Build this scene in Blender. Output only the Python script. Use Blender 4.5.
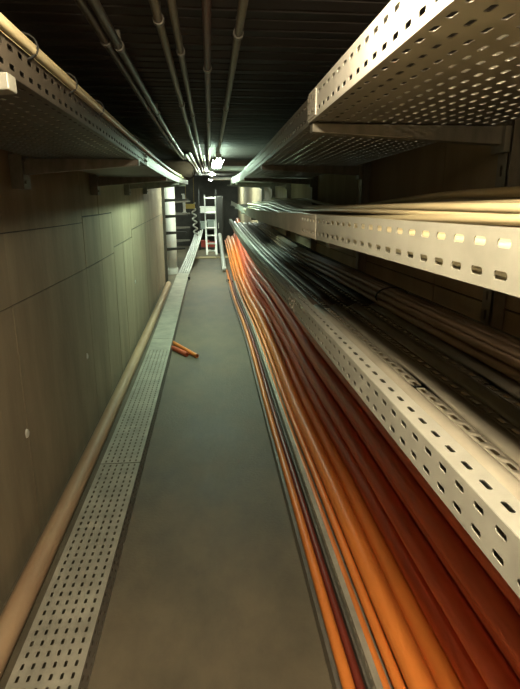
import bpy, bmesh, math, random
from mathutils import Vector, Matrix

for o in list(bpy.data.objects):
    bpy.data.objects.remove(o, do_unlink=True)
scene = bpy.context.scene
C = scene.collection
random.seed(7)

# ------------------------------------------------------------------ camera, world, exposure
EYE = Vector((0.0, 0.0, 1.6))
PITCH, YAW, FPX = math.radians(14.8), math.radians(5.31), 520.0
cam = bpy.data.cameras.new('camera')
cam.sensor_fit = 'HORIZONTAL'; cam.sensor_width = 36.0; cam.lens = 36.0 * FPX / 520.0
cam.clip_start = 0.02; cam.clip_end = 100
cam_o = bpy.data.objects.new('camera', cam); C.objects.link(cam_o)
cam_o.location = EYE
cam_o.rotation_euler = (math.pi / 2 - PITCH, 0, -YAW)
scene.camera = cam_o

world = bpy.data.worlds.new('world'); scene.world = world
world.use_nodes = True
world.node_tree.nodes['Background'].inputs[0].default_value = (0.02, 0.02, 0.018, 1)
world.node_tree.nodes['Background'].inputs[1].default_value = 0.2
vs = scene.view_settings
vs.view_transform = 'Standard'; vs.look = 'None'; vs.gamma = 1.0; vs.use_curve_mapping = False
vs.exposure = 2.05

LAMP_WARM = 48.0      # radiance of the tubes of the light over the viewer
LAMP_COOL = 20.0      # radiance of the tubes further down the tunnel

# ------------------------------------------------------------------ geometry helpers
def grade(y):
    """the gallery starts to climb gently a few metres in"""
    if y <= 3: return 0.0
    if y <= 6: return 0.031 * (y - 3) ** 2 / 6
    return 0.031 * (1.5 + (y - 6))

_f = Vector((math.sin(YAW) * math.cos(PITCH), math.cos(YAW) * math.cos(PITCH), -math.sin(PITCH)))
_r = Vector((math.cos(YAW), -math.sin(YAW), 0))
_u = _r.cross(_f)
def at(px, py, Y):
    """point of the cross-section at distance Y, in gallery heights (grade taken off)"""
    d = _f * FPX + _r * (px - 260) + _u * (344.5 - py)
    p = EYE + d * (Y / d.y)
    return Vector((p.x, Y, p.z - grade(Y)))

def smooth01(t):
    t = max(0.0, min(1.0, t)); return t * t * (3 - 2 * t)

def link_mesh(name, bm, mat, parent=None, smooth=False, warp=True, origin=None, bev=0.0, solid=0.0):
    if warp:
        for v in bm.verts: v.co.z += grade(v.co.y)
    base = Vector((0, 0, 0))
    if parent is not None and parent.type == 'EMPTY': base = Vector(parent['_base'])
    elif parent is not None and '_base' in parent: base = Vector(parent['_base'])
    elif origin is not None:
        base = Vector(origin); base.z += grade(base.y) if warp else 0
    for v in bm.verts: v.co -= base
    bmesh.ops.recalc_face_normals(bm, faces=bm.faces)
    me = bpy.data.meshes.new(name); bm.to_mesh(me); bm.free()
    me.materials.append(mat)
    if smooth:
        for p in me.polygons: p.use_smooth = True
    o = bpy.data.objects.new(name, me); C.objects.link(o)
    if parent is not None: o.parent = parent
    else: o.location = base
    o['_base'] = list(base)
    if bev:
        m = o.modifiers.new('bevel', 'BEVEL'); m.width = bev; m.segments = 2; m.limit_method = 'ANGLE'
    if solid:
        m = o.modifiers.new('sheet', 'SOLIDIFY'); m.thickness = solid; m.offset = 0
    return o

def thing(name, label, cat, loc, group=None):
    o = bpy.data.objects.new(name, None); C.objects.link(o)
    o.empty_display_size = 0.1
    b = Vector(loc); b.z += grade(b.y)
    o.location = b; o['_base'] = list(b)
    o['label'] = label; o['category'] = cat
    if group: o['group'] = group
    return o

def tag(o, label, cat, group=None):
    o['label'] = label; o['category'] = cat
    if group: o['group'] = group
    return o

def struct(o, label=None):
    o['kind'] = 'structure'
    if label: o['label'] = label
    return o

def box(bm, x0, x1, y0, y1, z0, z1, ny=1):
    ys = [y0 + (y1 - y0) * i / ny for i in range(ny + 1)]
    rings = [[bm.verts.new((x, y, z)) for x, z in ((x0, z0), (x1, z0), (x1, z1), (x0, z1))] for y in ys]
    for a, b in zip(rings, rings[1:]):
        for i in range(4): bm.faces.new((a[i], a[(i + 1) % 4], b[(i + 1) % 4], b[i]))
    bm.faces.new(rings[0]); bm.faces.new(rings[-1][::-1])
    return bm

def obox(bm, p, q, w, h, up=(0, 0, 1)):
    """bar of w x h section from p to q"""
    p, q = Vector(p), Vector(q); d = (q - p).normalized(); up = Vector(up)
    s = d.cross(up).normalized(); t = s.cross(d)
    A = [bm.verts.new(p + s * a * w / 2 + t * b * h / 2) for a, b in ((-1, -1), (1, -1), (1, 1), (-1, 1))]
    B = [bm.verts.new(q + s * a * w / 2 + t * b * h / 2) for a, b in ((-1, -1), (1, -1), (1, 1), (-1, 1))]
    for i in range(4): bm.faces.new((A[i], A[(i + 1) % 4], B[(i + 1) % 4], B[i]))
    bm.faces.new(A[::-1]); bm.faces.new(B)
    return bm

def tube(bm, pts, r, n=10, cap=True, r2=None):
    pts = [Vector(p) for p in pts]; rings = []
    for i, p in enumerate(pts):
        d = (pts[min(i + 1, len(pts) - 1)] - pts[max(i - 1, 0)]).normalized()
        up = Vector((0, 0, 1)) if abs(d.z) < 0.9 else Vector((0, 1, 0))
        s = d.cross(up).normalized(); t = s.cross(d)
        rr = r if r2 is None else r + (r2 - r) * i / (len(pts) - 1)
        rings.append([bm.verts.new(p + (s * math.cos(a) + t * math.sin(a)) * rr) for a in (2 * math.pi * k / n for k in range(n))])
    for a, b in zip(rings, rings[1:]):
        for k in range(n): bm.faces.new((a[k], a[(k + 1) % n], b[(k + 1) % n], b[k]))
    if cap: bm.faces.new(rings[0][::-1]); bm.faces.new(rings[-1])
    return bm

def hollow(bm, pts, r, wall=0.004, n=14):
    """open pipe with a wall thickness (straight or bent)"""
    pts = [Vector(p) for p in pts]; out, inn = [], []
    for i, p in enumerate(pts):
        d = (pts[min(i + 1, len(pts) - 1)] - pts[max(i - 1, 0)]).normalized()
        s = d.cross(Vector((0, 0, 1))).normalized(); t = s.cross(d)
        for lst, rr in ((out, r), (inn, r - wall)):
            lst.append([bm.verts.new(p + (s * math.cos(a) + t * math.sin(a)) * rr) for a in (2 * math.pi * k / n for k in range(n))])
    for lst in (out, inn):
        for a, b in zip(lst, lst[1:]):
            for k in range(n): bm.faces.new((a[k], a[(k + 1) % n], b[(k + 1) % n], b[k]))
    for a, b in ((out[0], inn[0]), (out[-1], inn[-1])):
        for k in range(n): bm.faces.new((a[k], a[(k + 1) % n], b[(k + 1) % n], b[k]))
    return bm

def perf(bm, fn, y0, y1, strips, pitch=0.05, sl=0.024, yhole=99.0, coarse=0.25):
    """perforated sheet. strips: (v0, v1, slot_width or 0, stagger). fn(y, v) -> xyz"""
    for v0, v1, sw, st in strips:
        vc = (v0 + v1) / 2
        y = y0
        off = st * pitch
        def solid(a, b):
            n = max(1, int(math.ceil((b - a) / coarse)))
            for i in range(n):
                ya, yb = a + (b - a) * i / n, a + (b - a) * (i + 1) / n
                bm.faces.new([bm.verts.new(fn(*q)) for q in ((ya, v0), (yb, v0), (yb, v1), (ya, v1))])
        if not sw or y0 >= yhole:
            solid(y0, y1); continue
        if off > 0: solid(y0, y0 + off); y = y0 + off
        ye = min(y1, yhole)
        n = int((ye - y) / pitch + 1e-6)
        prev = None
        for i in range(n):
            ya, yb = y + i * pitch, y + (i + 1) * pitch
            c = (ya + yb) / 2; a = sl / 2; b = sw / 2; k = b * 0.55
            if prev is None: prev = (bm.verts.new(fn(ya, v0)), bm.verts.new(fn(ya, v1)))
            nx = (bm.verts.new(fn(yb, v0)), bm.verts.new(fn(yb, v1)))
            O = [bm.verts.new(fn(*q)) for q in ((c - a + k, vc - b), (c + a - k, vc - b), (c + a, vc - b + k), (c + a, vc + b - k),
                                               (c + a - k, vc + b), (c - a + k, vc + b), (c - a, vc + b - k), (c - a, vc - b + k))]
            A, B, Cc, D = prev[0], nx[0], nx[1], prev[1]
            for f in ((A, B, O[1], O[0]), (B, O[2], O[1]), (B, Cc, O[3], O[2]), (Cc, O[4], O[3]),
                      (Cc, D, O[5], O[4]), (D, O[6], O[5]), (D, A, O[7], O[6]), (A, O[0], O[7])):
                bm.faces.new(f)
            prev = nx
        yl = y + n * pitch
        if yl < y1 - 1e-5: solid(yl, y1)
    return bm

# ------------------------------------------------------------------ materials
def new_mat(name, base, rough=0.6, metal=0.0, var=0.25, scale=6.0, stretch=(1, 1, 1), bump=0.0, bscale=40.0, rvar=0.0, tint=None, spec=0.5, random_obj=0.0):
    m = bpy.data.materials.new(name); m.use_nodes = True
    nt = m.node_tree; N, L = nt.nodes, nt.links
    b = N['Principled BSDF']
    b.inputs['Metallic'].default_value = metal; b.inputs['Roughness'].default_value = rough
    b.inputs['Specular IOR Level'].default_value = spec
    tc = N.new('ShaderNodeTexCoord'); mp = N.new('ShaderNodeMapping'); mp.inputs['Scale'].default_value = stretch
    L.new(tc.outputs['Object'], mp.inputs['Vector'])
    n = N.new('ShaderNodeTexNoise'); n.inputs['Scale'].default_value = scale; n.inputs['Detail'].default_value = 6; n.inputs['Roughness'].default_value = 0.62
    L.new(mp.outputs[0], n.inputs['Vector'])
    r = N.new('ShaderNodeValToRGB')
    lo = [c * (1 - var) for c in base]; hi = [min(1, c * (1 + var)) for c in (tint or base)]
    r.color_ramp.elements[0].position = 0.3; r.color_ramp.elements[1].position = 0.72
    r.color_ramp.elements[0].color = (*lo, 1); r.color_ramp.elements[1].color = (*hi, 1)
    L.new(n.outputs['Fac'], r.inputs['Fac'])
    col = r.outputs['Color']
    if random_obj:
        oi = N.new('ShaderNodeObjectInfo'); mr = N.new('ShaderNodeMapRange')
        mr.inputs['To Min'].default_value = 1 - random_obj; mr.inputs['To Max'].default_value = 1 + random_obj
        L.new(oi.outputs['Random'], mr.inputs['Value'])
        mx = N.new('ShaderNodeVectorMath'); mx.operation = 'SCALE'
        L.new(col, mx.inputs[0]); L.new(mr.outputs[0], mx.inputs['Scale']); col = mx.outputs[0]
    L.new(col, b.inputs['Base Color'])
    if rvar:
        mr = N.new('ShaderNodeMapRange'); mr.inputs['To Min'].default_value = rough - rvar; mr.inputs['To Max'].default_value = rough + rvar
        L.new(n.outputs['Fac'], mr.inputs['Value']); L.new(mr.outputs[0], b.inputs['Roughness'])
    if bump:
        n2 = N.new('ShaderNodeTexNoise'); n2.inputs['Scale'].default_value = bscale; n2.inputs['Detail'].default_value = 5
        L.new(tc.outputs['Object'], n2.inputs['Vector'])
        bp = N.new('ShaderNodeBump'); bp.inputs['Strength'].default_value = bump; bp.inputs['Distance'].default_value = 0.01
        L.new(n2.outputs['Fac'], bp.inputs['Height']); L.new(bp.outputs[0], b.inputs['Normal'])
    return m

def glow_mat(name, col, strength):
    m = bpy.data.materials.new(name); m.use_nodes = True
    N, L = m.node_tree.nodes, m.node_tree.links
    N.remove(N['Principled BSDF'])
    e = N.new('ShaderNodeEmission'); e.inputs[0].default_value = (*col, 1); e.inputs[1].default_value = strength
    L.new(e.outputs[0], N['Material Output'].inputs[0])
    return m

M = {
 'wall': new_mat('wall_concrete', (0.30, 0.245, 0.16), 0.85, var=0.22, scale=2.2, stretch=(1, 2.2, 0.45), bump=0.25, bscale=30, random_obj=0.07),
 'wall_core': new_mat('joint_mortar', (0.07, 0.065, 0.055), 0.95),
 'dark_wall': new_mat('dark_far_wall', (0.06, 0.056, 0.05), 0.9, var=0.3, scale=4),  # plain dark tone for the recess and end walls
 'wall_right': new_mat('dark_wall_concrete', (0.16, 0.14, 0.12), 0.9, var=0.2, scale=3, bump=0.2, random_obj=0.06),
 'floor': new_mat('floor_concrete', (0.15, 0.122, 0.08), 0.62, var=0.36, scale=2.6, stretch=(1, 0.6, 1), bump=0.18, bscale=60, rvar=0.12),
 'ceiling': new_mat('dark_ceiling_steel', (0.032, 0.027, 0.025), 0.7, var=0.25, scale=5, stretch=(0.6, 3, 1), random_obj=0.25, spec=0.25),
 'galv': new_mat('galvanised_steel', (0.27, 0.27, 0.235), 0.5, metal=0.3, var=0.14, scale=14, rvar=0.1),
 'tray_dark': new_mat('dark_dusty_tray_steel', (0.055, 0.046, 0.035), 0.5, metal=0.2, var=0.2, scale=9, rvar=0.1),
 'lightened_wall': new_mat('lightened_wall_band', (0.62, 0.58, 0.48), 0.8, var=0.12, scale=3),  # lamplight put into the upper wall colour, so the tray slots look bright
 'galv_lamplit': new_mat('lamplit_tray_steel', (0.74, 0.73, 0.67), 0.42, metal=0.3, var=0.1, scale=14, rvar=0.08),  # brighter copy of the tray steel, lamp glare put into its colour
 'galv_dimmed': new_mat('dimmed_tray_steel', (0.235, 0.235, 0.20), 0.5, metal=0.3, var=0.14, scale=16, rvar=0.1),  # tray steel darkened to stand in for weaker light at eye level
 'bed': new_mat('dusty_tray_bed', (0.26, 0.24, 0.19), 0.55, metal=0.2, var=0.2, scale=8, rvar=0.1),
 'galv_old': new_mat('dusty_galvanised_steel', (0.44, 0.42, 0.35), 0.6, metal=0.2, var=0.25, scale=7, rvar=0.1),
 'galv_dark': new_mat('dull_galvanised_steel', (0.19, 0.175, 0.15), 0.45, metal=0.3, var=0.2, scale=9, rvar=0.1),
 'bracket': new_mat('bracket_steel', (0.22, 0.205, 0.17), 0.5, metal=0.3, var=0.25, scale=10, stretch=(3, 1, 1)),
 'orange': new_mat('orange_plastic', (0.85, 0.27, 0.055), 0.36, var=0.12, scale=5, stretch=(1, 0.3, 1), spec=0.45),
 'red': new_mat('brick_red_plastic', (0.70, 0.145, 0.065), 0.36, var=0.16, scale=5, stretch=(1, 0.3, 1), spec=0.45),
 'darkred': new_mat('dark_red_rubber', (0.20, 0.035, 0.02), 0.4, var=0.15, scale=5),
 'dusty_orange': new_mat('dusty_orange_plastic', (0.52, 0.33, 0.20), 0.6, var=0.2, scale=2.5, stretch=(1, 0.5, 1), tint=(0.46, 0.33, 0.2)),
 'cream': new_mat('cream_cable_jacket', (0.46, 0.39, 0.24), 0.42, var=0.1, scale=6, random_obj=0.32),
 'brown': new_mat('grey_brown_cable_jacket', (0.30, 0.215, 0.15), 0.5, var=0.12, scale=6, random_obj=0.2),
 'black': new_mat('black_plastic', (0.012, 0.012, 0.012), 0.5),
 'pipe': new_mat('grey_conduit', (0.07, 0.058, 0.046), 0.45, metal=0.2, var=0.15),
 'pipe_red': new_mat('reddish_conduit', (0.10, 0.045, 0.034), 0.45, metal=0.1, var=0.15),
 'pipe_pale': new_mat('pale_conduit', (0.13, 0.105, 0.072), 0.45, metal=0.1, var=0.15),
 'white': new_mat('white_enamel', (0.72, 0.71, 0.66), 0.45, var=0.06),
 'column': new_mat('white_painted_column', (0.68, 0.68, 0.62), 0.6, var=0.1),
 'alu': new_mat('aluminium', (0.72, 0.72, 0.68), 0.35, metal=0.5, var=0.08),
 'brownduct': new_mat('rusty_brown_duct', (0.035, 0.02, 0.013), 0.9, spec=0.15, var=0.3, scale=8),
 'wood': new_mat('raw_board', (0.50, 0.40, 0.23), 0.7, var=0.2, scale=5, stretch=(1, 6, 1)),
 'redbox': new_mat('red_enamel', (0.38, 0.05, 0.035), 0.5, var=0.15),
 'greybox': new_mat('grey_green_enamel', (0.27, 0.31, 0.28), 0.5, var=0.15),
 'dark': new_mat('dark_enamel', (0.035, 0.033, 0.03), 0.5, var=0.2),
 'yellow': new_mat('yellow_enamel', (0.55, 0.40, 0.08), 0.5, var=0.1),
 'paint': new_mat('white_filler', (0.72, 0.72, 0.66), 0.8, var=0.05),
}
M['tube_warm'] = glow_mat('warm_tube_glow', (1.0, 0.82, 0.55), LAMP_WARM)
M['tube_far'] = glow_mat('far_tube_glow', (0.84, 1.0, 0.80), LAMP_COOL * 2.2)
M['tube_cool'] = glow_mat('cool_tube_glow', (0.70, 1.0, 0.74), LAMP_COOL * 1.1)

# ------------------------------------------------------------------ the setting
XL, XR, ZC, YB, YE = -0.895, 0.885, 2.13, -1.6, 17.2
WALL_END = 10.2

bm = bmesh.new(); box(bm, -2.2, XR + 0.2, YB, YE + 0.3, -0.15, 0.0, 60)
fl = struct(link_mesh('floor', bm, M['floor']), 'grey-green concrete gallery floor')

def panel_wall(name, x, inward, mat, cols, rows, y0, y1, label, top_mat=None):
    t = 0.16
    bm = bmesh.new()
    xa, xb = (x - t, x) if inward > 0 else (x, x + t)
    box(bm, xa, xb, y0, y1, 0, ZC + 0.06, 40)
    w = struct(link_mesh(name, bm, M['wall_core']), label)
    gap = 0.0045
    for ya, yb in zip(cols, cols[1:]):
        gap = 0.0028 if ya < 3.8 else 0.005
        for za, zb in rows(ya):
            bm = bmesh.new()
            d = random.uniform(0.007, 0.0105)
            x0, x1 = (x - 0.002, x + d) if inward > 0 else (x - d, x + 0.002)
            box(bm, x0, x1, ya + gap, yb - gap, za + gap, zb - gap, max(1, int((yb - ya) / 0.4)))
            link_mesh('panel', bm, top_mat if (top_mat and za > 1.8) else mat, w)
    return w

lcols = [YB, -0.35, 1.0, 2.4, 3.85, 4.42, 4.98, 5.5, 6.15, 6.75, 7.4, 8.1, 8.8, 9.5, WALL_END]
def lrows(y):
    if y < 3.8: return [(0, 1.17), (1.17, 1.49), (1.49, ZC)]
    if y < 4.9: return [(0, 1.17), (1.17, 1.53), (1.53, ZC)]
    if y < 6: return [(0, 1.22), (1.22, ZC)]
    return [(0, 1.3), (1.3, ZC)]
wl = panel_wall('wall_left', XL - 0.009, 1, M['wall'], lcols, lrows, YB, WALL_END, 'cast concrete wall with formwork joints beside the floor tray')
rcols = [YB, -0.4, 0.8, 2.0, 3.2, 4.4, 5.6, 6.8, 8.0, 9.2, 10.4, 11.6, 12.8, 14.0, 15.2, YE]
wr = panel_wall('wall_right', XR + 0.009, -1, M['wall'], rcols, lambda y: [(0, 1.3), (1.3, 1.86), (1.86, ZC)], YB, YE, 'dark concrete wall behind the stacked cable trays', M['lightened_wall'])  # top band lightened in colour to look lit through the slots
for (px, py, Y, sy, sz) in ((27, 433, 1.94, 0.022, 0.052), (87, 356, 3.0, 0.02, 0.05), (135, 282, 5.2, 0.02, 0.06)):
    lo, hi = 0.8, 9.0
    for _ in range(40):
        Y = (lo + hi) / 2
        if at(px, py, Y).x > XL: lo = Y
        else: hi = Y
    p = at(px, py, Y)
    bm = bmesh.new()
    k = 9
    rim = [(math.cos(2 * math.pi * i / k) * sy * random.uniform(.75, 1.1), math.sin(2 * math.pi * i / k) * sz / 2 * random.uniform(.8, 1.1)) for i in range(k)]
    A = [bm.verts.new((XL - 0.004, p.y + a, p.z + b)) for a, b in rim]; B = [bm.verts.new((XL + 0.006, p.y + a * .8, p.z + b * .8)) for a, b in rim]
    for i in range(k): bm.faces.new((A[i], A[(i + 1) % k], B[(i + 1) % k], B[i]))
    bm.faces.new(B)
    o = link_mesh('filler_patch', bm, M['paint'], wl); o['label'] = 'small white filler patch'

# ceiling: slab plus transverse steel deck planks
bm = bmesh.new(); box(bm, -2.2, XR + 0.2, YB, YE + 0.3, ZC + 0.03, ZC + 0.2, 60)
ce = struct(link_mesh('ceiling', bm, M['dark']), 'dark ceiling of transverse steel deck planks')
pm = None; y = YB + 0.1; PW = 0.165
while y < YE - 0.1:
    if pm is None:
        b2 = bmesh.new()
        prof = [(-0.5, 0.03), (-0.47, 0.004), (-0.1, 0.0), (-0.06, 0.012), (0.0, 0.012), (0.04, 0.0), (0.47, 0.004), (0.5, 0.03)]
        A = [b2.verts.new((XL - 1.3, a * (PW - 0.006), z)) for a, z in prof]; B = [b2.verts.new((XR + 0.1, a * (PW - 0.006), z)) for a, z in prof]
        for i in range(len(prof) - 1): b2.faces.new((A[i], A[i + 1], B[i + 1], B[i]))
        b2.faces.new((A[0], A[-1], B[-1], B[0])); b2.faces.new(A); b2.faces.new(B)
        bmesh.ops.recalc_face_normals(b2, faces=b2.faces)
        pm = bpy.data.meshes.new('plank'); b2.to_mesh(pm); b2.free(); pm.materials.append(M['ceiling'])
    o = bpy.data.objects.new('plank', pm); C.objects.link(o); o.parent = ce
    o.location = (0, y, ZC + grade(y)); o.rotation_euler.x = math.atan(grade(y + .1) - grade(y - .1)) / 0.2 * 1.0 if False else math.atan((grade(y + .1) - grade(y - .1)) / 0.2)
    y += PW

# side recess behind the left wall end, and the far end wall
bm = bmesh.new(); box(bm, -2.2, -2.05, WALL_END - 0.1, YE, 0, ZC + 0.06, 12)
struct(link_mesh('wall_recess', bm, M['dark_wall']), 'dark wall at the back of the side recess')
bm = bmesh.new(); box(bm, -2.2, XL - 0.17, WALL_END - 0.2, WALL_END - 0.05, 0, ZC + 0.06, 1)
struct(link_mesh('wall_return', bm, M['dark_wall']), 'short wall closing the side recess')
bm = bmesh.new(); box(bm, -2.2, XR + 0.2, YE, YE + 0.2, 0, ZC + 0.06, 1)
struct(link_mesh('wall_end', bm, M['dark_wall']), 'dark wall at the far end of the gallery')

# ------------------------------------------------------------------ lights (each fitting carries its own light)
def tube_light(x, y0, y1, z, label, glow, name='tube_light'):
    ln = y1 - y0
    t = thing(name, label, 'light', (x, (y0 + y1) / 2, z), 'ceiling tube lights')
    bm = bmesh.new()
    prof = [(-0.03, 0.05), (-0.03, 0.025), (-0.012, 0.008), (0.012, 0.008), (0.03, 0.025), (0.03, 0.05)]
    A = [bm.verts.new((x + a, y0, z + b)) for a, b in prof]; B = [bm.verts.new((x + a, y1, z + b)) for a, b in prof]
    for i in range(6): bm.faces.new((A[i], A[(i + 1) % 6], B[(i + 1) % 6], B[i]))
    bm.faces.new(A); bm.faces.new(B)
    link_mesh('housing', bm, M['white'], t)
    g, R = 0.036, 0.017
    pts = [(x - g, y0 + (y1 - y0 - g) * i / 4, z) for i in range(5)] + [(x - g * math.cos(a), y1 - g + g * math.sin(a), z) for a in (.5, 1.05, 1.57, 2.1, 2.64)] + [(x + g, y0 + (y1 - y0 - g) * (4 - i) / 4, z) for i in range(5)]
    bm = bmesh.new(); tube(bm, pts, R, 10); link_mesh('glowing_tube', bm, glow, t, smooth=True)
    for sx in (-1, 1):
        bm = bmesh.new(); tube(bm, [(x + sx * g, y0 - 0.02, z + .004), (x + sx * g, y0 + 0.01, z + .004)], R + 0.001, 10); link_mesh('socket', bm, M['bracket'], t)
    bm = bmesh.new(); box(bm, x - 0.03, x + 0.03, y0 - 0.03, y0, z + 0.012, z + 0.05); link_mesh('end_cap', bm, M['white'], t, bev=0.004)
    for yy in (y0 + 0.2, y1 - 0.2):
        bm = bmesh.new(); box(bm, x - 0.02, x + 0.02, yy - 0.015, yy + 0.015, z + 0.048, ZC + 0.012)
        link_mesh('hanger', bm, M['bracket'], t)
    return t
tube_light(0.02, 0.0, 0.8, 2.02, 'warm tube light on the ceiling above the viewer', M['tube_warm'])
tube_light(0.09, 5.2, 6.9, 2.01, 'nearest glowing twin tube light under the dark ceiling', M['tube_cool'])
tube_light(0.055, 9.9, 11.1, 2.03, 'middle glowing tube light, second along the ceiling', M['tube_far'])
tube_light(0.03, 14.2, 15.4, 2.0, 'farthest glowing tube light just above the ladder', M['tube_far'])

# ------------------------------------------------------------------ cable trays
def cable_tray(name, label, xs, z0, h, y0, y1, mat, rows, flange, yhole=7.0, ribs=False, slope=0.0, skew=0.0, fl_holes=True,
               joint=False, side_rows=2, sw=0.0095, base_mat=None, sl=0.026):
    """xs: (aisle-side x, wall-side x); folded perforated sheet: base, two side rails with inward flange"""
    xa, xw = xs; sgn = 1 if xw > xa else -1; W = abs(xw - xa)
    def dz(y): return slope * (y - y0)
    def dx(y): return skew * (y - y0)
    t = thing(name, label, 'cable tray', ((xa + xw) / 2, (y0 + y1) / 2, z0), 'perforated steel cable trays')
    # base
    strips = []
    if ribs:
        pr = W / rows
        for i in range(rows):
            v = i * pr; n = 6
            for k in range(n):
                strips.append((v + (pr - 0.026) * k / n, v + (pr - 0.026) * (k + 1) / n, 0, 0))
            strips.append((v + pr - 0.026, v + pr, sw, (i % 2) * 0.5))
        def prof(v):
            u = (v % pr)
            if u >= pr - 0.026 or v >= W - 1e-6: return 0.0
            return 0.013 * math.sin(math.pi * u / (pr - 0.026))
    else:
        pr = W / rows
        strips = [(i * pr, (i + 1) * pr, sw, (i % 2) * 0.5) for i in range(rows)]
        prof = lambda v: 0.0
    bm = bmesh.new(); perf(bm, lambda y, v: (xa + sgn * v + dx(y), y, z0 + prof(v) + dz(y)), y0, y1, strips, yhole=yhole)
    bmesh.ops.remove_doubles(bm, verts=bm.verts, dist=1e-5)
    link_mesh('base', bm, base_mat or mat, t, smooth=ribs, solid=0.0015)
    for which, x, s in (('aisle', xa, sgn), ('wall', xw, -sgn)):
        hs = h / side_rows
        strips = [(i * hs, (i + 1) * hs, sw, 0) for i in range(side_rows)]
        bm = bmesh.new()
        perf(bm, lambda y, v: (x + dx(y), y, z0 + v + dz(y)), y0, y1, strips, yhole=yhole if which == 'aisle' else 0, sl=sl)
        bmesh.ops.remove_doubles(bm, verts=bm.verts, dist=1e-5)
        sr = link_mesh('side_rail', bm, mat, t, solid=0.0015)
        if flange:
            fw = flange if which == 'aisle' else min(flange, 0.01)
            bm = bmesh.new()
            perf(bm, lambda y, v: (x + s * v + dx(y), y, z0 + h + dz(y)), y0, y1, [(0, fw, sw * .9 if (fl_holes and which == 'aisle') else 0, 0.5)], yhole=yhole)
            box_lip = bm
            perf(box_lip, lambda y, v: (x + s * fw + dx(y), y, z0 + h - v + dz(y)), y0, y1, [(0, 0.03 if fw > 0.03 else 0.008, 0, 0)])
            bmesh.ops.remove_doubles(bm, verts=bm.verts, dist=1e-5)
            link_mesh('flange', bm, mat, sr, solid=0.0015)
    if joint:
        bm = bmesh.new(); xo = xa - sgn * 0.003
        box(bm, min(xo, xa), max(xo, xa), y1 - 0.11, y1 + 0.0, z0 + 0.006 + dz(y1), z0 + h - 0.006 + dz(y1))
        jp = link_mesh('joint_plate', bm, mat, t)
        for yy in (y1 - 0.085, y1 - 0.03):
            for zz in (z0 + h * .3, z0 + h * .7):
                bm = bmesh.new(); tube(bm, [(xa - sgn * 0.002, yy, zz + dz(yy)), (xa - sgn * 0.009, yy, zz + dz(yy))], 0.006, 6)
                link_mesh('bolt', bm, M['bracket'], jp)
    return t

ZT = 1.6
# right side: top, middle, lower
RWX = 0.80
cable_tray('cable_tray', 'bright perforated tray high at upper right, nearest length, underside visible', (0.275, RWX), 1.822, 0.074, 0.1, 1.52, M['galv_lamplit'], 15, 0.018, joint=True, base_mat=M['galv_dark'])  # rails carry painted lamp glare, the darker base painted underside shade
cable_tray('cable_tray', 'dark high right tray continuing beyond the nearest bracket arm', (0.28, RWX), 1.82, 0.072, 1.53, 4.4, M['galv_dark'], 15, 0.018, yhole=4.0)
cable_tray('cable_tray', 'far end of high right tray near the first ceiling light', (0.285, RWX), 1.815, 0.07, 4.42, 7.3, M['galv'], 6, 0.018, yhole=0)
cable_tray('cable_tray', 'eye-level right tray with bright slotted side, nearest length under cream cables', (0.31, RWX), 1.513, 0.067, 0.1, 1.46, M['galv_dimmed'], 12, 0.0, joint=True, slope=0.0, skew=-0.012)
cable_tray('cable_tray', 'eye-level right tray, dull length beyond the rusty joint', (0.293, RWX), 1.513, 0.067, 1.47, 4.9, M['galv_old'], 12, 0.0, yhole=1.75, skew=0.01)
cable_tray('cable_tray', 'short far eye-level tray on the right beyond the cream cables', (0.36, RWX), 1.50, 0.06, 5.4, 9.2, M['galv'], 6, 0.0, yhole=0)
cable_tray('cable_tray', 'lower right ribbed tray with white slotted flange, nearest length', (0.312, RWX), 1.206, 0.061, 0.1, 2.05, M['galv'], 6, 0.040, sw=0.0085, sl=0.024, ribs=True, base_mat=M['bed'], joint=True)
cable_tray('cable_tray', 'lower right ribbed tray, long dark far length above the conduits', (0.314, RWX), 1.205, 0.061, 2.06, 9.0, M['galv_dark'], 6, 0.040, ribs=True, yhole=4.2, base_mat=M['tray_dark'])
# left side: high tray
LWX = -0.80
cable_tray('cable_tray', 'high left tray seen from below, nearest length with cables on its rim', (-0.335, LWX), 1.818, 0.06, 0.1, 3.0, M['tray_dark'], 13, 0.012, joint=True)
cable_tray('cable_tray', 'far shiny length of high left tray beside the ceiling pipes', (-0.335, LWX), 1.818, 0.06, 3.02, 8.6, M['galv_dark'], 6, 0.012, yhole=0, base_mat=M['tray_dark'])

# floor trays: the left one is laid upside down as a walkway cover, deck with six rows of slots
def floor_cover(label, y0, y1, yhole):
    x0, x1, zt = -0.713, -0.473, 0.06
    t = thing('floor_tray', label, 'cable tray', ((x0 + x1) / 2, (y0 + y1) / 2, 0), 'perforated covers on the floor')
    bm = bmesh.new(); pr = (x1 - x0 - 0.02) / 6
    strips = [(0, 0.01, 0, 0)] + [(0.01 + i * pr, 0.01 + (i + 1) * pr, 0.0105, 0) for i in range(6)] + [(x1 - x0 - 0.01, x1 - x0, 0, 0)]
    perf(bm, lambda y, v: (x0 + v, y, zt), y0, y1, strips, yhole=yhole, sl=0.026)
    bmesh.ops.remove_doubles(bm, verts=bm.verts, dist=1e-5)
    link_mesh('deck', bm, M['galv_old'], t, solid=0.0015)
    for xt, xb in ((x1, x1 + 0.014), (x0, x0 - 0.014)):
        bm = bmesh.new()
        perf(bm, lambda y, v: (xt + (xb - xt) * v / 0.06, y, zt - v), y0, y1, [(0, 0.03, 0.009, 0), (0.03, 0.06, 0.009, 0.5)], yhole=yhole)
        bmesh.ops.remove_doubles(bm, verts=bm.verts, dist=1e-5)
        link_mesh('side_rail', bm, M['galv_dark'], t, solid=0.0015)
floor_cover('perforated floor tray by the left wall, nearest length', 0.3, 3.0, 3.0)
floor_cover('perforated floor tray by the left wall, length beside the orange pipe offcuts', 3.01, 6.0, 5.6)
floor_cover('far length of the left floor tray leading to the white column', 6.01, 11.0, 0)

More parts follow.
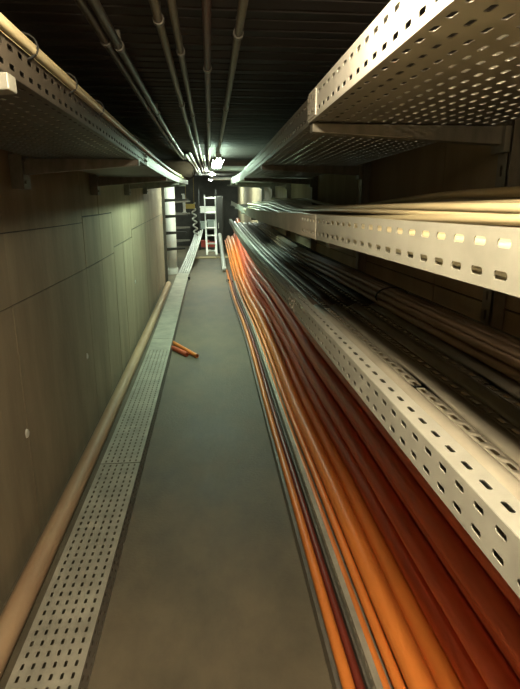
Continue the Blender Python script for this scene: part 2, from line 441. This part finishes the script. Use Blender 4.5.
# right floor trays
def floor_trough(label, x0, x1, h, fl, y0, y1, mat, yhole, x_end=0.0):
    t = thing('floor_tray', label, 'cable tray', ((x0 + x1) / 2, (y0 + y1) / 2, 0), 'cable troughs on the floor')
    def bx(y): return x_end * smooth01((y - 5.5) / 4)
    bm = bmesh.new(); perf(bm, lambda y, v: (x0 + v + bx(y), y, 0.004), y0, y1, [(0, x1 - x0, 0, 0)])
    link_mesh('base', bm, mat, t, solid=0.002)
    for x, s in ((x0, 1), (x1, -1)):
        bm = bmesh.new()
        perf(bm, lambda y, v: (x + bx(y), y, 0.003 + v), y0, y1, [(0, h * .55, 0, 0), (h * .55, h, 0.007 if x == x0 else 0, 0)], yhole=yhole)
        sr = link_mesh('side_rail', bm, mat, t, solid=0.0015)
        bm = bmesh.new()
        perf(bm, lambda y, v: (x + s * v + bx(y), y, 0.003 + h), y0, y1, [(0, fl, 0, 0)])
        link_mesh('flange', bm, mat, sr, solid=0.0015)
    return t
floor_trough('narrow dark floor trough at the right edge of the walkway', 0.380, 0.490, 0.06, 0.008, 0.3, 11.2, M['galv_dark'], 0, -0.08)
floor_trough('wide floor trough with grey slotted rail holding the orange conduits', 0.503, 0.868, 0.082, 0.022, 0.3, 10.2, M['galv_old'], 3.5, -0.08)

# ------------------------------------------------------------------ wall supports
def bracket_arm(bm, x0, x1, y, z, h0, h1, w=0.04):
    """cantilever arm: U-section deeper at the wall (x1)"""
    pts = [(x0, z - h0), (x1, z - h1), (x1, z), (x0, z)]
    A = [bm.verts.new((a, y - w / 2, b)) for a, b in pts]; B = [bm.verts.new((a, y + w / 2, b)) for a, b in pts]
    for i in range(4): bm.faces.new((A[i], A[(i + 1) % 4], B[(i + 1) % 4], B[i]))
    bm.faces.new(A); bm.faces.new(B); return bm
ords = ['nearest', 'second', 'third', 'fourth', 'fifth', 'sixth', 'seventh']
for k in range(6):
    y = 1.5 + 1.45 * k
    t = thing('wall_support', f'slotted steel upright with cantilever arms on the right wall, {ords[k]} from the viewer', 'bracket', (0.85, y, 0.7), 'right wall supports')
    bm = bmesh.new(); perf(bm, lambda q, v: (0.835, y - 0.025 + v, q - 1.0 + 0.0), 1.95, 3.08, [(0, 0.05, 0.012, 0)], pitch=0.06, sl=0.03)
    box(bm, 0.842, 0.878, y - 0.03, y - 0.024, 0.95, 2.08); box(bm, 0.842, 0.878, y + 0.024, y + 0.03, 0.95, 2.08)
    up = link_mesh('upright', bm, M['bracket'], t)
    for z, nm in ((1.818, 1), (1.509, 1), (1.2, 1)):
        if z == 1.509 and y > 8.9: continue
        bm = bmesh.new(); bracket_arm(bm, 0.28 if z > 1.7 else 0.335, 0.832, y, z, 0.022, 0.05)
        box(bm, 0.815, 0.834, y - 0.035, y + 0.035, z - 0.07, z)
        link_mesh('arm', bm, M['bracket'], t, bev=0.002)
for k in range(5):
    y = 0.99 + 1.62 * k
    t = thing('wall_bracket', f'cantilever arm under the high left tray, {ords[k]} from the viewer', 'bracket', (-0.85, y, 1.7), 'left wall brackets')
    bm = bmesh.new(); bracket_arm(bm, -0.325, -0.84, y, 1.814, 0.026, 0.07)
    link_mesh('arm', bm, M['bracket'] if k else M['galv'], t, bev=0.002)  # nearest arm in paler steel, its lit look put into the colour
    bm = bmesh.new(); box(bm, -0.895, -0.84, y - 0.05, y + 0.05, 1.68, 1.83)
    pl = link_mesh('wall_plate', bm, M['bracket'], t)
    for zz in (1.71, 1.80):
        bm = bmesh.new(); tube(bm, [(-0.842, y - 0.035, zz), (-0.83, y - 0.035, zz)], 0.008, 6); link_mesh('bolt', bm, M['bracket'], pl)

# ------------------------------------------------------------------ ceiling pipes
def run(fnx, fnz, y0, y1, step=0.35):
    n = max(2, int((y1 - y0) / step)); return [(fnx(y), y, fnz(y)) for y in (y0 + (y1 - y0) * i / n for i in range(n + 1))]
def ceiling_pipe(x, r, mat, label, y1=13.0, z=2.105, clips=(1.8, 3.0, 4.4, 6.0, 8.0, 10.0), x1=None, off=0.0):
    x1 = x if x1 is None else x1
    t = thing('ceiling_pipe', label, 'pipe', (x, 0, z - r), 'pipes along the ceiling')
    fx = lambda y: x + (x1 - x) * max(0, y) / 13
    bm = bmesh.new(); tube(bm, run(fx, lambda y: z - r - 0.004, -1.2, y1), r, 10); link_mesh('pipe', bm, mat, t, smooth=True)
    for y in clips:
        y += off
        if y > y1: continue
        bm = bmesh.new(); zz = z - r - 0.004
        n = 10; ring = [(math.cos(a), math.sin(a)) for a in (2 * math.pi * i / n for i in range(n))]
        tube(bm, [(fx(y), y - 0.012, zz), (fx(y), y + 0.012, zz)], r + 0.004, 10)
        box(bm, fx(y) - 0.006, fx(y) + 0.006, y - 0.01, y + 0.01, zz + r, ZC + 0.006)
        link_mesh('clip', bm, M['galv_dark'], t)
ceiling_pipe(-0.303, 0.013, M['pipe'], 'leftmost of the dark ceiling pipes, running into the brown duct', y1=6.6)
ceiling_pipe(-0.272, 0.013, M['pipe'], 'second dark ceiling pipe from the left, running into the brown duct', y1=6.5, off=0.05)
ceiling_pipe(-0.126, 0.012, M['pipe_pale'], 'left pipe of the tan pair along the ceiling', off=-.2)
ceiling_pipe(-0.083, 0.011, M['pipe_pale'], 'right pipe of the tan pair along the ceiling', off=0.1)
ceiling_pipe(0.003, 0.012, M['pipe_red'], 'reddish straight pipe along the middle of the ceiling', off=0.3)
ceiling_pipe(0.094, 0.012, M['pipe_pale'], 'tan pipe on the right, feeding the nearest tube light', y1=5.3, off=-0.1)
# extra thin runs seen fanning out in the distance
for i, (x, r) in enumerate(((-0.19, 0.014), (-0.235, 0.016), (-0.052, 0.008))):
    bm = bmesh.new(); tube(bm, run(lambda y: x, lambda y: 2.09, 5.6 + i * .2, 13.5), r, 8)
    tag(link_mesh('ceiling_pipe', bm, M['alu'], smooth=True, origin=(x, 6, 2.09)),
        ['thin bright far ceiling pipe left of the tan pair', 'thicker bright far ceiling pipe below the brown duct', 'thinnest bright far ceiling pipe beside the reddish pipe'][i], 'pipe', 'pipes along the ceiling')
# brown duct elbow under the ceiling
t = thing('ceiling_duct', 'rusty brown round duct bend hanging under the ceiling at left', 'duct', (-0.4, 7.0, 1.95))
pts = [(-0.86, 6.75, 1.98), (-0.6, 6.75, 1.98)] + [(-0.45 + 0.15 * math.sin(a), 6.9 - 0.15 * math.cos(a), 1.98) for a in (0, .4, .8, 1.2, 1.57)] + [(-0.3, 7.2, 1.98), (-0.3, 7.5, 1.98)]
bm = bmesh.new(); tube(bm, pts, 0.10, 16); link_mesh('duct', bm, M['brownduct'], t, smooth=True)
for p, d in (((-0.6, 6.75, 1.98), (1, 0, 0)), ((-0.3, 7.5, 1.98), (0, 1, 0))):
    bm = bmesh.new(); q = Vector(p); tube(bm, [q - Vector(d) * .015, q + Vector(d) * .015], 0.115, 16); link_mesh('collar', bm, M['brownduct'], t, smooth=False)
# pale transverse pipes crossing under the ceiling
for i, (y, z) in enumerate(((7.6, 2.02), (12.2, 1.98))):
    bm = bmesh.new(); tube(bm, [(0.0, y, z), (0.4, y, z), (0.87, y, z)], 0.035, 12)
    tag(link_mesh('cross_pipe', bm, M['white'], smooth=True, origin=(0.4, y, z)), ['pale pipe crossing the ceiling just past the nearest tube light', 'pale pipe crossing the ceiling at the far tube lights'][i], 'pipe')

# ------------------------------------------------------------------ conduits on the floor at right
def far_bend(y, k=1.0):
    return -0.08 * smooth01((y - 5.5) / 4) * 1.0
def conduit(label, x, z, r, mat, y1=12.8, amp=0.006, ph=0.0, bend=0.0, rise=0.0, group='orange and red conduits at right', n=14, cat='conduit', by=9.0):
    fx = lambda y: x + far_bend(y) + amp * math.sin(y * 1.3 + ph) + amp * .6 * math.sin(y * 2.9 + ph * 2) + bend * smooth01((y - by) / 3.2)
    fz = lambda y: z + rise * smooth01((y - by - .4) / 3.0)
    bm = bmesh.new(); tube(bm, run(fx, fz, 0.35, y1, 0.22), r, n)
    return tag(link_mesh('conduit', bm, mat, smooth=True, origin=(x, 0.35, z - r)), label, cat, group)
conduit('thin orange conduit in the narrow trough beside the walkway', 0.428, 0.028, 0.022, M['orange'], amp=0.002, bend=-0.02, y1=11.6)
conduit('thin dark red cable in the narrow trough beside the grey rail', 0.469, 0.022, 0.016, M['darkred'], amp=0.002, cat='cable', bend=-0.02, y1=11.6)
B, R = -0.12, 0.52
conduit('slim orange conduit right against the grey slotted rail', 0.545, 0.042, 0.017, M['orange'], amp=0.003, bend=B, rise=R)
conduit('second slim orange conduit from the grey slotted rail', 0.580, 0.078, 0.019, M['orange'], amp=0.003, bend=B, rise=R)
conduit('thick bright orange conduit, leftmost of the thick ones', 0.634, 0.12, 0.044, M['orange'], bend=B, rise=R)
conduit('thick orange conduit, second of the thick ones from the walkway', 0.725, 0.115, 0.044, M['orange'], bend=B, rise=R)
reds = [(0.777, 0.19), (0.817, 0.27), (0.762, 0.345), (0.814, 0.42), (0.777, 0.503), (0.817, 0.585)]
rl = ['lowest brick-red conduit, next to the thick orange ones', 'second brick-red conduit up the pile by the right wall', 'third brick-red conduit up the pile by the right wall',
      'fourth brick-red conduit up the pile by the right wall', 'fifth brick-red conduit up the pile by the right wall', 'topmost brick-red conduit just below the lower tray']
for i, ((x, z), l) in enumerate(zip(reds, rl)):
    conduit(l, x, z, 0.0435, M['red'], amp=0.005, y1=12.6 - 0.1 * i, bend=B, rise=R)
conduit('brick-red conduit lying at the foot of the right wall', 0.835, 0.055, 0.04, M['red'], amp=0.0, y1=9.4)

# dusty conduit at the foot of the left wall
bm = bmesh.new(); tube(bm, run(lambda y: -0.805 + 0.004 * math.sin(y), lambda y: 0.05, 0.3, 9.8, 0.3), 0.049, 16)
tag(link_mesh('conduit', bm, M['dusty_orange'], smooth=True, origin=(-0.805, 0.3, 0)), 'dusty pale orange conduit on the floor along the left wall', 'conduit')

# ------------------------------------------------------------------ cables in the trays
def cable(label, fx, fz, y0, y1, r, mat, group, step=0.12, n=8, name='cable'):
    bm = bmesh.new(); tube(bm, run(fx, fz, y0, y1, step), r, n)
    return tag(link_mesh(name, bm, mat, smooth=True, origin=(fx(y0), y0, fz(y0) - r)), label, 'cable', group)

# cream cables on the eye-level tray
rnd = random.Random(3)
heap_h = lambda x: 1.536 + 0.078 * smooth01((x - 0.34) / 0.26)
wav = lambda x, y: 0.012 * math.sin(1.5 * y + 7 * x) + 0.006 * math.sin(3.1 * y + 13 * x)
for i in range(9):          # under layer
    x = 0.362 + i * 0.049; r = 0.0105
    fx = lambda y: x + wav(x, y) * .6
    fz = lambda y: 1.526 + 0 * y
    cable('thin cream cable lying on the bed of the eye-level right tray, under the heap', fx, fz, 0.15, 5.0, r, M['cream'], 'cream cables under the heap')
for i in range(7):          # filling layer
    x = 0.43 + i * 0.05; r = 0.0125
    fx = lambda y: x + wav(x, y) * .6
    fz = lambda y: 1.552 + 0 * y
    cable('cream cable in the middle of the heap on the eye-level right tray', fx, fz, 0.15, 5.1, r, M['cream'], 'cream cables inside the heap')
for i in range(17):         # the ones that show on top
    x = 0.358 + i * 0.0245; r = rnd.uniform(0.0065, 0.0095)
    p1, a1 = rnd.uniform(0, 6), rnd.uniform(.004, .016)
    z0 = rnd.uniform(-.006, .008)
    fx = lambda y: max(0.35, min(0.778, x + wav(x, y) + a1 * math.sin(1.1 * y + p1)))
    fz = lambda y: heap_h(fx(y)) * (1 - .0) + z0 + (0.007 + .3 * abs(z0)) * math.sin(1.9 * y + p1) - 0.02 * smooth01((x - .4) / .2) * smooth01((y - 1.2) / 1.5) + 0.06 * smooth01((y - 2.8) / 1.4) * math.sin(i * 2.1) ** 2
    where = 'slope facing the walkway' if i < 6 else ('crest' if i < 12 else 'back by the wall')
    cable(f'thin cream cable on the {where} of the heap, eye-level right tray' if i < 12 else 'thin cream cable at the back of the heap by the wall, eye-level right tray',
          fx, fz, 0.15, 5.2 + rnd.uniform(-.3, .8), r, M['cream'], 'cream cables on the heap, ' + where)

# grey-brown bundle lying in the lower tray near the wall, held by a strap
rnd = random.Random(5)
hexs = [(-2, 0), (-1, 0), (0, 0), (1, 0), (2, 0), (-1.5, 1), (-.5, 1), (.5, 1), (1.5, 1), (-1, 2), (0, 2), (1, 2)]
def bx_(y): return 0.71 + 0.018 * math.sin(0.9 * y + 1) 
for i, (a, b) in enumerate(hexs):
    p = 0.7; r = 0.0115
    fx = lambda y: bx_(y) + a * 0.0235 + 0.003 * math.sin(2.2 * y + p)
    fz = lambda y: 1.2335 + b * 0.0205 + 0.002 * math.sin(2.7 * y + p)
    lb = ['bottom', 'middle', 'top'][b]
    cable(f'grey-brown cable in the {lb} row of the strapped bundle, lower right tray', fx, fz, 0.3, 7.5, r, M['brown'], f'bundle cables, {lb} row')
def strap(pts, w, th, label, mat=None, grp='black cable ties'):
    """flat band through pts (closed loop in a cross-section at y)"""
    y = pts[0][1]; n = len(pts); bm = bmesh.new()
    c = Vector((sum(p[0] for p in pts) / n, y, sum(p[2] for p in pts) / n))
    rings = []
    for p in pts:
        p = Vector(p); o = (p - c).normalized() * th
        rings.append([bm.verts.new(q) for q in (p + Vector((0, -w / 2, 0)), p + Vector((0, w / 2, 0)), p + o + Vector((0, w / 2, 0)), p + o + Vector((0, -w / 2, 0)))])
    for i in range(n):
        a, b = rings[i], rings[(i + 1) % n]
        for k in range(4): bm.faces.new((a[k], a[(k + 1) % 4], b[(k + 1) % 4], b[k]))
    return tag(link_mesh('cable_tie', bm, mat or M['black'], origin=(c.x, c.y, min(p[2] for p in pts))), label, 'cable tie', grp)
def ell(cx, cz, rx, rz, y, n=18): return [(cx + rx * math.cos(2 * math.pi * i / n), y, cz + rz * math.sin(2 * math.pi * i / n)) for i in range(n)]
strap(ell(bx_(2.0), 1.254, 0.066, 0.0365, 2.0), 0.012, 0.003, 'black strap around the grey-brown cable bundle, nearer one')
strap(ell(bx_(4.1), 1.254, 0.066, 0.0365, 4.1), 0.012, 0.003, 'black strap around the grey-brown cable bundle, farther one')

# cables tied along the rim of the high left tray
for i, (x, z, r) in enumerate(((-0.3255, 1.884, 0.0095), (-0.3565, 1.8905, 0.0095), (-0.341, 1.902, 0.0095), (-0.377, 1.888, 0.007))):
    fx = lambda y: x + 0.0004 * math.sin(2 * y + i)
    fz = lambda y: z + 0.0006 * math.sin(1.7 * y + i * 2)
    cable(['outer cream cable hugging the rim of the high left tray', 'inner cream cable tied along the rim of the high left tray', 'upper cream cable tied along the rim of the high left tray',
           'thin innermost cream cable lying along the rim of the high left tray'][i], fx, fz, 0.3, 8.2, r, M['cream'], 'cables on the high left tray')
for i, y in enumerate((1.12, 1.42, 1.75, 2.55, 3.6)):
    strap(ell(-0.341, 1.891, 0.0255, 0.0215, y), 0.008, 0.002, f'black tie round the rim cables of the high left tray, {ords[i]} from the viewer')

# ------------------------------------------------------------------ things on the walkway
for i, (a, b, r, l) in enumerate((((171, 341.5), (197, 356), 0.022, 'longer orange pipe offcut lying on the floor'), ((172, 347.5), (187, 354.5), 0.024, 'shorter orange pipe offcut lying against the longer one'))):
    pa = at(*a, 5.35); pb = at(*b, 5.35)
    # put both ends on the floor
    def onfloor(px, py):
        lo, hi = 2.0, 12.0
        for _ in range(40):
            m = (lo + hi) / 2
            if at(px, py, m).z > r: lo = m
            else: hi = m
        return at(px, py, lo)
    pa, pb = onfloor(*a), onfloor(*b)
    bm = bmesh.new(); hollow(bm, [pa, (pa + pb) / 2 + Vector((0, 0.004, 0)), pb], r)
    tag(link_mesh('pipe_offcut', bm, M['orange'] if i == 0 else M['red'], smooth=False, origin=(pa.x, pa.y, 0)), l, 'pipe', 'orange offcuts on the floor')
def clip_foot(px, py, side, label):
    lo, hi = 3.0, 14.0
    for _ in range(40):
        m = (lo + hi) / 2
        if at(px, py, m).z > 0.0: lo = m
        else: hi = m
    p = at(px, py, lo)
    bm = bmesh.new()
    obox(bm, (p.x - 0.07, p.y, 0.012), (p.x + 0.07, p.y, 0.012), 0.05, 0.02)
    obox(bm, (p.x - side * 0.06, p.y, 0.02), (p.x - side * 0.06, p.y, 0.07), 0.05, 0.02, up=(0, 1, 0))
    obox(bm, (p.x + side * 0.03, p.y, 0.02), (p.x + side * 0.03, p.y, 0.045), 0.025, 0.025, up=(0, 1, 0))
    tag(link_mesh('tray_foot', bm, M['black'], origin=(p.x, p.y, 0), bev=0.002), label, 'bracket', 'black feet of the floor trays')
clip_foot(188, 267, -1, 'small black foot clip beside the far left floor tray')
clip_foot(186, 280.5, -1, 'small black foot clip beside the left floor tray, nearer one')
clip_foot(231, 283, 1, 'small black foot clip at the right floor trough')

# ------------------------------------------------------------------ far end: recess, racks, ladder, clutter
t = thing('column', 'white round column in the left side recess behind the bracket arms', 'column', (-0.87, 11.4, 0))
bm = bmesh.new(); tube(bm, [(-0.87, 11.4, 0.0), (-0.87, 11.4, 1.0), (-0.87, 11.4, ZC + 0.03)], 0.14, 24); link_mesh('shaft', bm, M['column'], t, smooth=True)
bm = bmesh.new(); tube(bm, [(-0.87, 11.4, 0.0), (-0.87, 11.4, 0.12)], 0.155, 24); link_mesh('foot', bm, M['column'], t)
# rack with cantilever arms standing at the end of the left wall
t = thing('wall_support', 'rack of cantilever arms at the end of the left wall before the white column', 'bracket', (-0.86, 10.35, 0))
bm = bmesh.new(); box(bm, -0.90, -0.85, 10.3, 10.36, 0, 2.1); link_mesh('upright', bm, M['bracket'], t)
for k, py in enumerate((200.5, 216.5, 233, 249)):
    p = at(188 - k * 0.8, py, 10.35)
    bm = bmesh.new(); bracket_arm(bm, p.x, -0.855, 10.33, p.z + 0.03, 0.03, 0.06, 0.05); link_mesh('arm', bm, M['dark'], t)
t = thing('wall_support', 'farther rack of pale cantilever arms behind the white column', 'bracket', (-0.86, 12.4, 0))
bm = bmesh.new(); box(bm, -0.92, -0.86, 12.4, 12.46, 0, 2.1); link_mesh('upright', bm, M['bracket'], t)
for k, py in enumerate((202, 214, 228, 241)):
    p = at(190, py, 12.4)
    bm = bmesh.new(); bracket_arm(bm, p.x, -0.86, 12.43, p.z + 0.03, 0.03, 0.06, 0.05); link_mesh('arm', bm, M['bracket'], t)
# pale cables sweeping up from the left floor tray
for i in range(5):
    x0 = -0.69 + i * 0.05
    fx = lambda y: x0 + 0.27 * smooth01((y - 11.0) / 3.0)
    fz = lambda y: 0.03 + (0.55 + 0.03 * i) * smooth01((y - 11.1) / 3.0)
    cable('pale cable sweeping up from the far end of the left floor tray', fx, fz, 11.02, 14.4, 0.022, M['alu'], 'pale cables rising at far left', step=.25)
# hanging white strip, yellow plate and twisted white cable
p0, p1 = at(183.5, 195, 12.9), at(184.5, 212, 12.9)
bm = bmesh.new(); obox(bm, p0, p1, 0.06, 0.04, up=(0, 1, 0)); box(bm, p1.x - 0.05, p1.x + 0.05, 12.87, 12.93, p1.z - 0.03, p1.z); box(bm, p0.x - 0.05, p0.x + 0.02, 12.87, 12.93, p0.z, p0.z + 0.03)
tag(link_mesh('wall_box', bm, M['white'], origin=p1, bev=0.004), 'narrow white upright box hanging beyond the white column', 'box')
p0 = at(190, 206, 13.4)
bm = bmesh.new(); box(bm, p0.x - 0.12, p0.x + 0.12, 13.38, 13.42, p0.z - 0.05, p0.z + 0.05); box(bm, p0.x - 0.12, p0.x + 0.12, 13.36, 13.44, p0.z - 0.065, p0.z - 0.05)
for sx in (-0.1, 0.1): box(bm, p0.x + sx - 0.003, p0.x + sx + 0.003, 13.397, 13.403, p0.z + 0.05, ZC + 0.01)
tag(link_mesh('sign_plate', bm, M['yellow'], origin=p0), 'small yellow plate beyond the white column', 'sign')
pts = []
for i in range(61):
    f = i / 60; q = at(193 + 3 * f, 203 + 32 * f, 13.6); a = f * 2 * math.pi * 5
    pts.append((q.x + 0.05 * math.cos(a), 13.6 + 0.05 * math.sin(a), q.z))
bm = bmesh.new(); tube(bm, pts, 0.02, 8)
tag(link_mesh('hanging_cable', bm, M['white'], smooth=True, origin=pts[-1]), 'twisted white cable hanging left of the ladder', 'cable')

# ladder
YL = 14.3
t = thing('ladder', 'aluminium extension ladder standing at the far end of the walkway', 'ladder', (at(211, 254, YL).x, YL, 0))
def lp(px, py, dy=0.0):
    q = at(px, py, YL); f = (254 - py) / 58.0
    return Vector((q.x, YL + 0.35 * f - 0.1 + dy, q.z))
for xs in (((204.3, 195), (206.8, 254.3)), ((215.2, 196.5), (216.8, 254.3))):
    bm = bmesh.new(); obox(bm, lp(*xs[1]), lp(*xs[0]), 0.032, 0.06, up=(0, 1, 0)); link_mesh('rail', bm, M['alu'], t)
for py in (198.3, 213.4, 228.2, 243.5):
    f = (py - 195) / 59
    bm = bmesh.new(); tube(bm, [lp(204.3 + 2.5 * f, py), lp(215.2 + 1.6 * f, py)], 0.02, 8); link_mesh('rung', bm, M['alu'], t)
for xs in (((206.0, 221), (207.6, 254.3)), ((214.4, 221), (216.0, 254.3))):
    bm = bmesh.new(); obox(bm, lp(*xs[1], .07), lp(*xs[0], .07), 0.026, 0.045, up=(0, 1, 0)); link_mesh('rail', bm, M['alu'], t)
for py in (235.8, 250.8):
    f = (py - 195) / 59
    bm = bmesh.new(); tube(bm, [lp(206 + 1.6 * f, py, .07), lp(214.4 + 1.6 * f, py, .07)], 0.02, 8); link_mesh('rung', bm, M['alu'], t)

# dark cupboard right of the ladder
a, b = at(216.5, 200, 15.0), at(224, 256, 15.0)
t = thing('cupboard', 'tall dark cupboard standing right of the ladder', 'cupboard', ((a.x + b.x) / 2, 15.0, 0))
bm = bmesh.new(); box(bm, a.x, b.x, 15.0, 15.5, 0.0, a.z + .1); link_mesh('body', bm, M['dark'], t, bev=0.01)
bm = bmesh.new(); box(bm, a.x + 0.02, b.x - 0.02, 14.985, 15.0, 0.08, a.z + .06); d = link_mesh('door', bm, M['dark'], t, bev=0.004)
bm = bmesh.new(); box(bm, a.x + 0.035, a.x + 0.05, 14.96, 14.985, 0.7, 0.85); link_mesh('handle', bm, M['alu'], d)
# shelving behind the ladder with boxes
a, b = at(199, 203, 16.0), at(217, 254, 16.0)
t = thing('shelf_rack', 'dark metal shelving behind the ladder', 'shelf', ((a.x + b.x) / 2, 16.2, 0))
for x in (a.x, b.x):
    for y in (16.0, 16.4):
        bm = bmesh.new(); box(bm, x - 0.015, x + 0.015, y - 0.015, y + 0.015, 0, 1.75); link_mesh('post', bm, M['dark'], t)
lev = [at(208, py, 16.0).z for py in (247.5, 229, 213)]
for z in lev:
    bm = bmesh.new(); box(bm, a.x, b.x, 15.99, 16.41, z - 0.03, z); link_mesh('shelf', bm, M['dark'], t)
def crate(px0, px1, z, hpx, mat, label, name='storage_box'):
    p, q = at(px0, 220, 16.05), at(px1, 220, 16.05); h = hpx * 16 / 520
    t = thing(name, label, 'box', ((p.x + q.x) / 2, 16.2, z))
    bm = bmesh.new(); box(bm, p.x, q.x, 16.05, 16.35, z + .001, z + h * .8); link_mesh('body', bm, mat, t, bev=0.01)
    bm = bmesh.new(); box(bm, p.x - 0.015, q.x + 0.015, 16.035, 16.365, z + h * .8, z + h); link_mesh('lid', bm, mat, t, bev=0.008)
crate(200.5, 208.5, lev[0], 6.5, M['redbox'], 'red box on the lowest shelf behind the ladder, left one')
crate(209.5, 216, lev[0], 5, M['redbox'], 'smaller red box on the lowest shelf behind the ladder')
crate(200.5, 206.5, lev[1], 7, M['greybox'], 'grey-green box on the middle shelf behind the ladder, left one')
crate(207.5, 216, lev[1], 8.5, M['greybox'], 'taller grey-green box on the middle shelf behind the ladder')
crate(200.5, 216.3, lev[2], 6, M['white'], 'long white box on the top shelf behind the ladder')
# boards at the floor end
for i, (p0, p1, l) in enumerate((((193, 257.5), (216, 257), 'pale board lying flat before the ladder, left one'), ((219, 257.5), (234, 256), 'pale board lying askew before the cupboard'))):
    def fz0(px, py):
        lo, hi = 5.0, 17.0
        for _ in range(40):
            m = (lo + hi) / 2
            if at(px, py, m).z > 0.02: lo = m
            else: hi = m
        return at(px, py, lo)
    a, b = fz0(*p0), fz0(*p1)
    bm = bmesh.new(); obox(bm, (a.x, a.y, 0.012), (b.x, b.y, 0.012), 0.32, 0.022); box(bm, a.x + .05, a.x + .1, a.y - .1, a.y + .1, 0.0, 0.004)
    tag(link_mesh('floor_board', bm, M['wood'], origin=(a.x, a.y, 0), bev=0.002), l, 'board', 'boards at the end of the walkway')
# pale pipe swinging down at the far right
pts = []
for i in range(13):
    f = i / 12; pts.append((0.285 - 0.05 * smooth01(f), 11.5 + 2.4 * f, 0.06 + 0.55 * smooth01(f)))
bm = bmesh.new(); tube(bm, pts, 0.05, 12)
tag(link_mesh('conduit', bm, M['white'], smooth=True, origin=(0.285, 11.5, 0.01)), 'pale pipe swinging up beside the cupboard at far right', 'pipe')

for o in bpy.data.objects:
    if '_base' in o: del o['_base']
